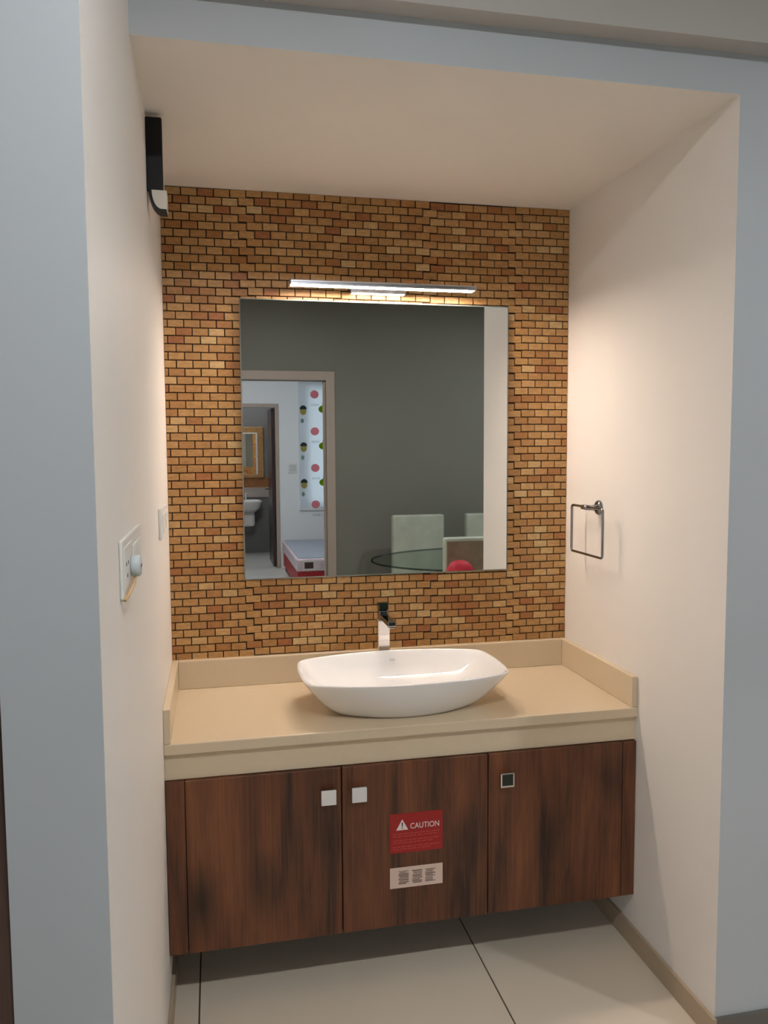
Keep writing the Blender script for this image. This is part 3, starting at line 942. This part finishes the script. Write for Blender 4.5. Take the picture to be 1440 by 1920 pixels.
# bedroom switch
s3 = thing('switch_plate', 'white switch plate on the bedroom wall beside the blind', 'switch', (1.15, YB, 1.24))
box('plate', 1.085, 1.205, YB - 0.001, YB + 0.010, 1.24, 1.37, PLASTIC, s3, bev=0.003)
for k in range(2):
    box('rocker', 1.10 + k * 0.048, 1.143 + k * 0.048, YB + 0.009, YB + 0.014, 1.262, 1.348, ADAPT, s3, bev=0.002)
# bed
MAT_TOP = mat('grey_mattress_wrap', srgb(150, 158, 172), 0.35, noise=(6, 0.08))
MAT_SIDE = mat('white_pink_wrap', srgb(214, 196, 202), 0.4, noise=(14, 0.18))
BEDR = mat('red_bed_base', srgb(170, 26, 34), 0.5)
bd = thing('bed', 'low bed with wrapped grey mattress on a red base', 'bed', (1.5, -6.7, 0))
box('base', 1.0, 2.05, -7.62, -5.83, 0.05, 0.235, BEDR, bd, bev=0.01)
mt_ = box('mattress', 0.985, 2.06, -7.63, -5.82, 0.235, 0.372, MAT_SIDE, bd, bev=0.02, seg=3)
box('mattress_top', 1.01, 2.04, -7.61, -5.85, 0.366, 0.380, MAT_TOP, bd, bev=0.006)
tg_ = box('label_panel', 1.055, 1.185, -5.822, -5.816, 0.250, 0.352, WHITEP, bd)
box('label_print', 1.072, 1.168, -5.817, -5.8145, 0.268, 0.335, DARKP, bd)
for sx in (1.05, 2.0):
    for sy in (-7.55, -5.9):
        box('leg', sx - 0.03, sx + 0.03, sy - 0.03, sy + 0.03, 0, 0.055, LEGW, bd)
# bathroom door frame and open leaf
d3 = sroot('door_3', ((bx0 + bx1) / 2, YB - 0.06, 0), 'bathroom doorway with dark brown leaf standing open')
fb = 0.048
box('door_jamb', bx1, bx1 + fb, yb0 - 0.01, yb1 + 0.014, 0, bz1 + fb, FRAME, d3, bev=0.003)
box('door_jamb', bx0 - fb, bx0, yb0 - 0.01, yb1 + 0.014, 0, bz1 + fb, FRAME, d3, bev=0.003)
box('door_head', bx0, bx1, yb0 - 0.01, yb1 + 0.014, bz1, bz1 + fb, FRAME, d3, bev=0.003)
DKLEAF = wood('dark_leaf_wood', srgb(50, 36, 36), srgb(66, 50, 50), srgb(80, 62, 62), 0.3)
lf = box('door_leaf', bx1 - 0.038, bx1 - 0.002, yb0 - 0.72, yb0 - 0.005, 0.01, bz1 - 0.005, DKLEAF, d3, bev=0.002)
bm = bmesh.new()
add_tube(bm, [(bx1 - 0.038, yb0 - 0.66, 1.0), (bx1 - 0.085, yb0 - 0.66, 1.0), (bx1 - 0.085, yb0 - 0.55, 1.0)], 0.009, 10)
mk('lever_handle', bm, ALU, lf, True)
# bathroom
GT = mat('grey_bath_tile', srgb(120, 118, 118), 0.35)
BWT = mat('light_bath_tile', srgb(176, 164, 156), 0.35)
YW = -9.42
struct(box('wall_bathroom_back', -0.3, 1.4, YW - 0.1, YW, 0, CZ, GT), 'grey tiled bathroom wall behind the washbasin')
struct(box('wall_bathroom_left', -0.4, -0.3, YW - 0.1, yb0, 0, CZ, GT), 'grey tiled bathroom side wall')
struct(box('wall_bathroom_right', 1.3, 1.4, YW, yb0, 0, CZ, GT), 'grey tiled bathroom wall behind the open door')
BT = mat('brown_band_tile', srgb(150, 96, 52), 0.4, noise=(20, 0.2))
tb = struct(box('trim_1', -0.3, 1.3, YW - 0.002, YW + 0.006, 0.985, 1.13, BT), 'brown tile band above the bathroom basin')
struct(box('trim_2', -0.3, 1.3, YW - 0.002, YW + 0.010, 0.84, 0.985, BWT), 'pale tile ledge behind the bathroom basin')
GOLD = mat('gold_frame', srgb(170, 128, 80), 0.35, noise=(30, 0.2))
bmr = thing('framed_mirror', 'gold framed bathroom mirror above the small washbasin', 'mirror', (0.60, YW, 1.13))
box('glass', 0.355, 0.80, YW + 0.012, YW + 0.016, 1.165, 1.80, MIRROR, bmr)
for x0, x1, z0, z1 in ((0.28, 0.37, 1.13, 1.885), (0.785, 0.875, 1.13, 1.885), (0.37, 0.785, 1.79, 1.885), (0.37, 0.785, 1.13, 1.18)):
    box('frame_rail', x0, x1, YW - 0.001, YW + 0.03, z0, z1, GOLD, bmr, bev=0.006)
for x0, x1, z0, z1 in ((0.768, 0.786, 1.18, 1.80), (0.37, 0.388, 1.18, 1.80), (0.388, 0.768, 1.782, 1.80)):
    box('inner_rim', x0, x1, YW + 0.01, YW + 0.034, z0, z1, PLASTIC, bmr, bev=0.003)
sk = thing('small_washbasin', 'white wall hung washbasin with half pedestal in the bathroom', 'basin', (0.58, YW + 0.2, 0.40))
bm = bmesh.new()
sec = [(0.62, 0.70, 0.645), (0.86, 0.90, 0.70), (0.98, 0.98, 0.775), (1.0, 1.0, 0.80), (0.95, 0.95, 0.806), (0.90, 0.90, 0.80), (0.75, 0.75, 0.74), (0.4, 0.4, 0.70)]
vr = []
for fx, fy, z in sec:
    pts = []
    for k in range(48):
        a = 2 * math.pi * k / 48
        e = lambda c, p: math.copysign(abs(c) ** p, c)
        pts.append(bm.verts.new((0.60 + 0.235 * fx * e(math.cos(a), 0.6), YW + 0.215 + 0.205 * fy * e(math.sin(a), 0.6), z)))
    vr.append(pts)
for a, b2 in zip(vr, vr[1:]):
    for k in range(48):
        bm.faces.new((a[k], a[(k + 1) % 48], b2[(k + 1) % 48], b2[k]))
bm.faces.new(vr[0][::-1]); bm.faces.new(vr[-1])
bmesh.ops.recalc_face_normals(bm, faces=bm.faces)
mk('bowl', bm, CERAMIC, sk, True)
box('half_pedestal', 0.48, 0.72, YW, YW + 0.27, 0.42, 0.68, CERAMIC, sk, bev=0.04, seg=3)
tube('faucet', [(0.60, YW + 0.05, 0.795), (0.60, YW + 0.05, 0.90), (0.60, YW + 0.075, 0.925), (0.60, YW + 0.15, 0.915)], 0.012, CHROME, sk, 12)
# unseen ceiling lights, added to brighten bedroom and bathroom
for nm, lab, x, y, st_ in (('added_ceiling_lamp', 'round white ceiling lamp added to light the bathroom', 0.5, -8.7, 45.0), ('added_ceiling_lamp', 'round white ceiling lamp added to light the bedroom', 0.4, -5.6, 150.0)):
    t = thing(nm, lab, 'lamp', (x, y, CZ - 0.06))
    prism('lamp_base', circle(x, y, 0.10, 32), CZ - 0.02, CZ + 0.001, PLASTIC, t, axis='z')
    prism('lamp_shade', circle(x, y, 0.12, 32), CZ - 0.06, CZ - 0.02, emit('added_lamp_glow', (0.95, 0.97, 1.0, 1), st_), t, axis='z')
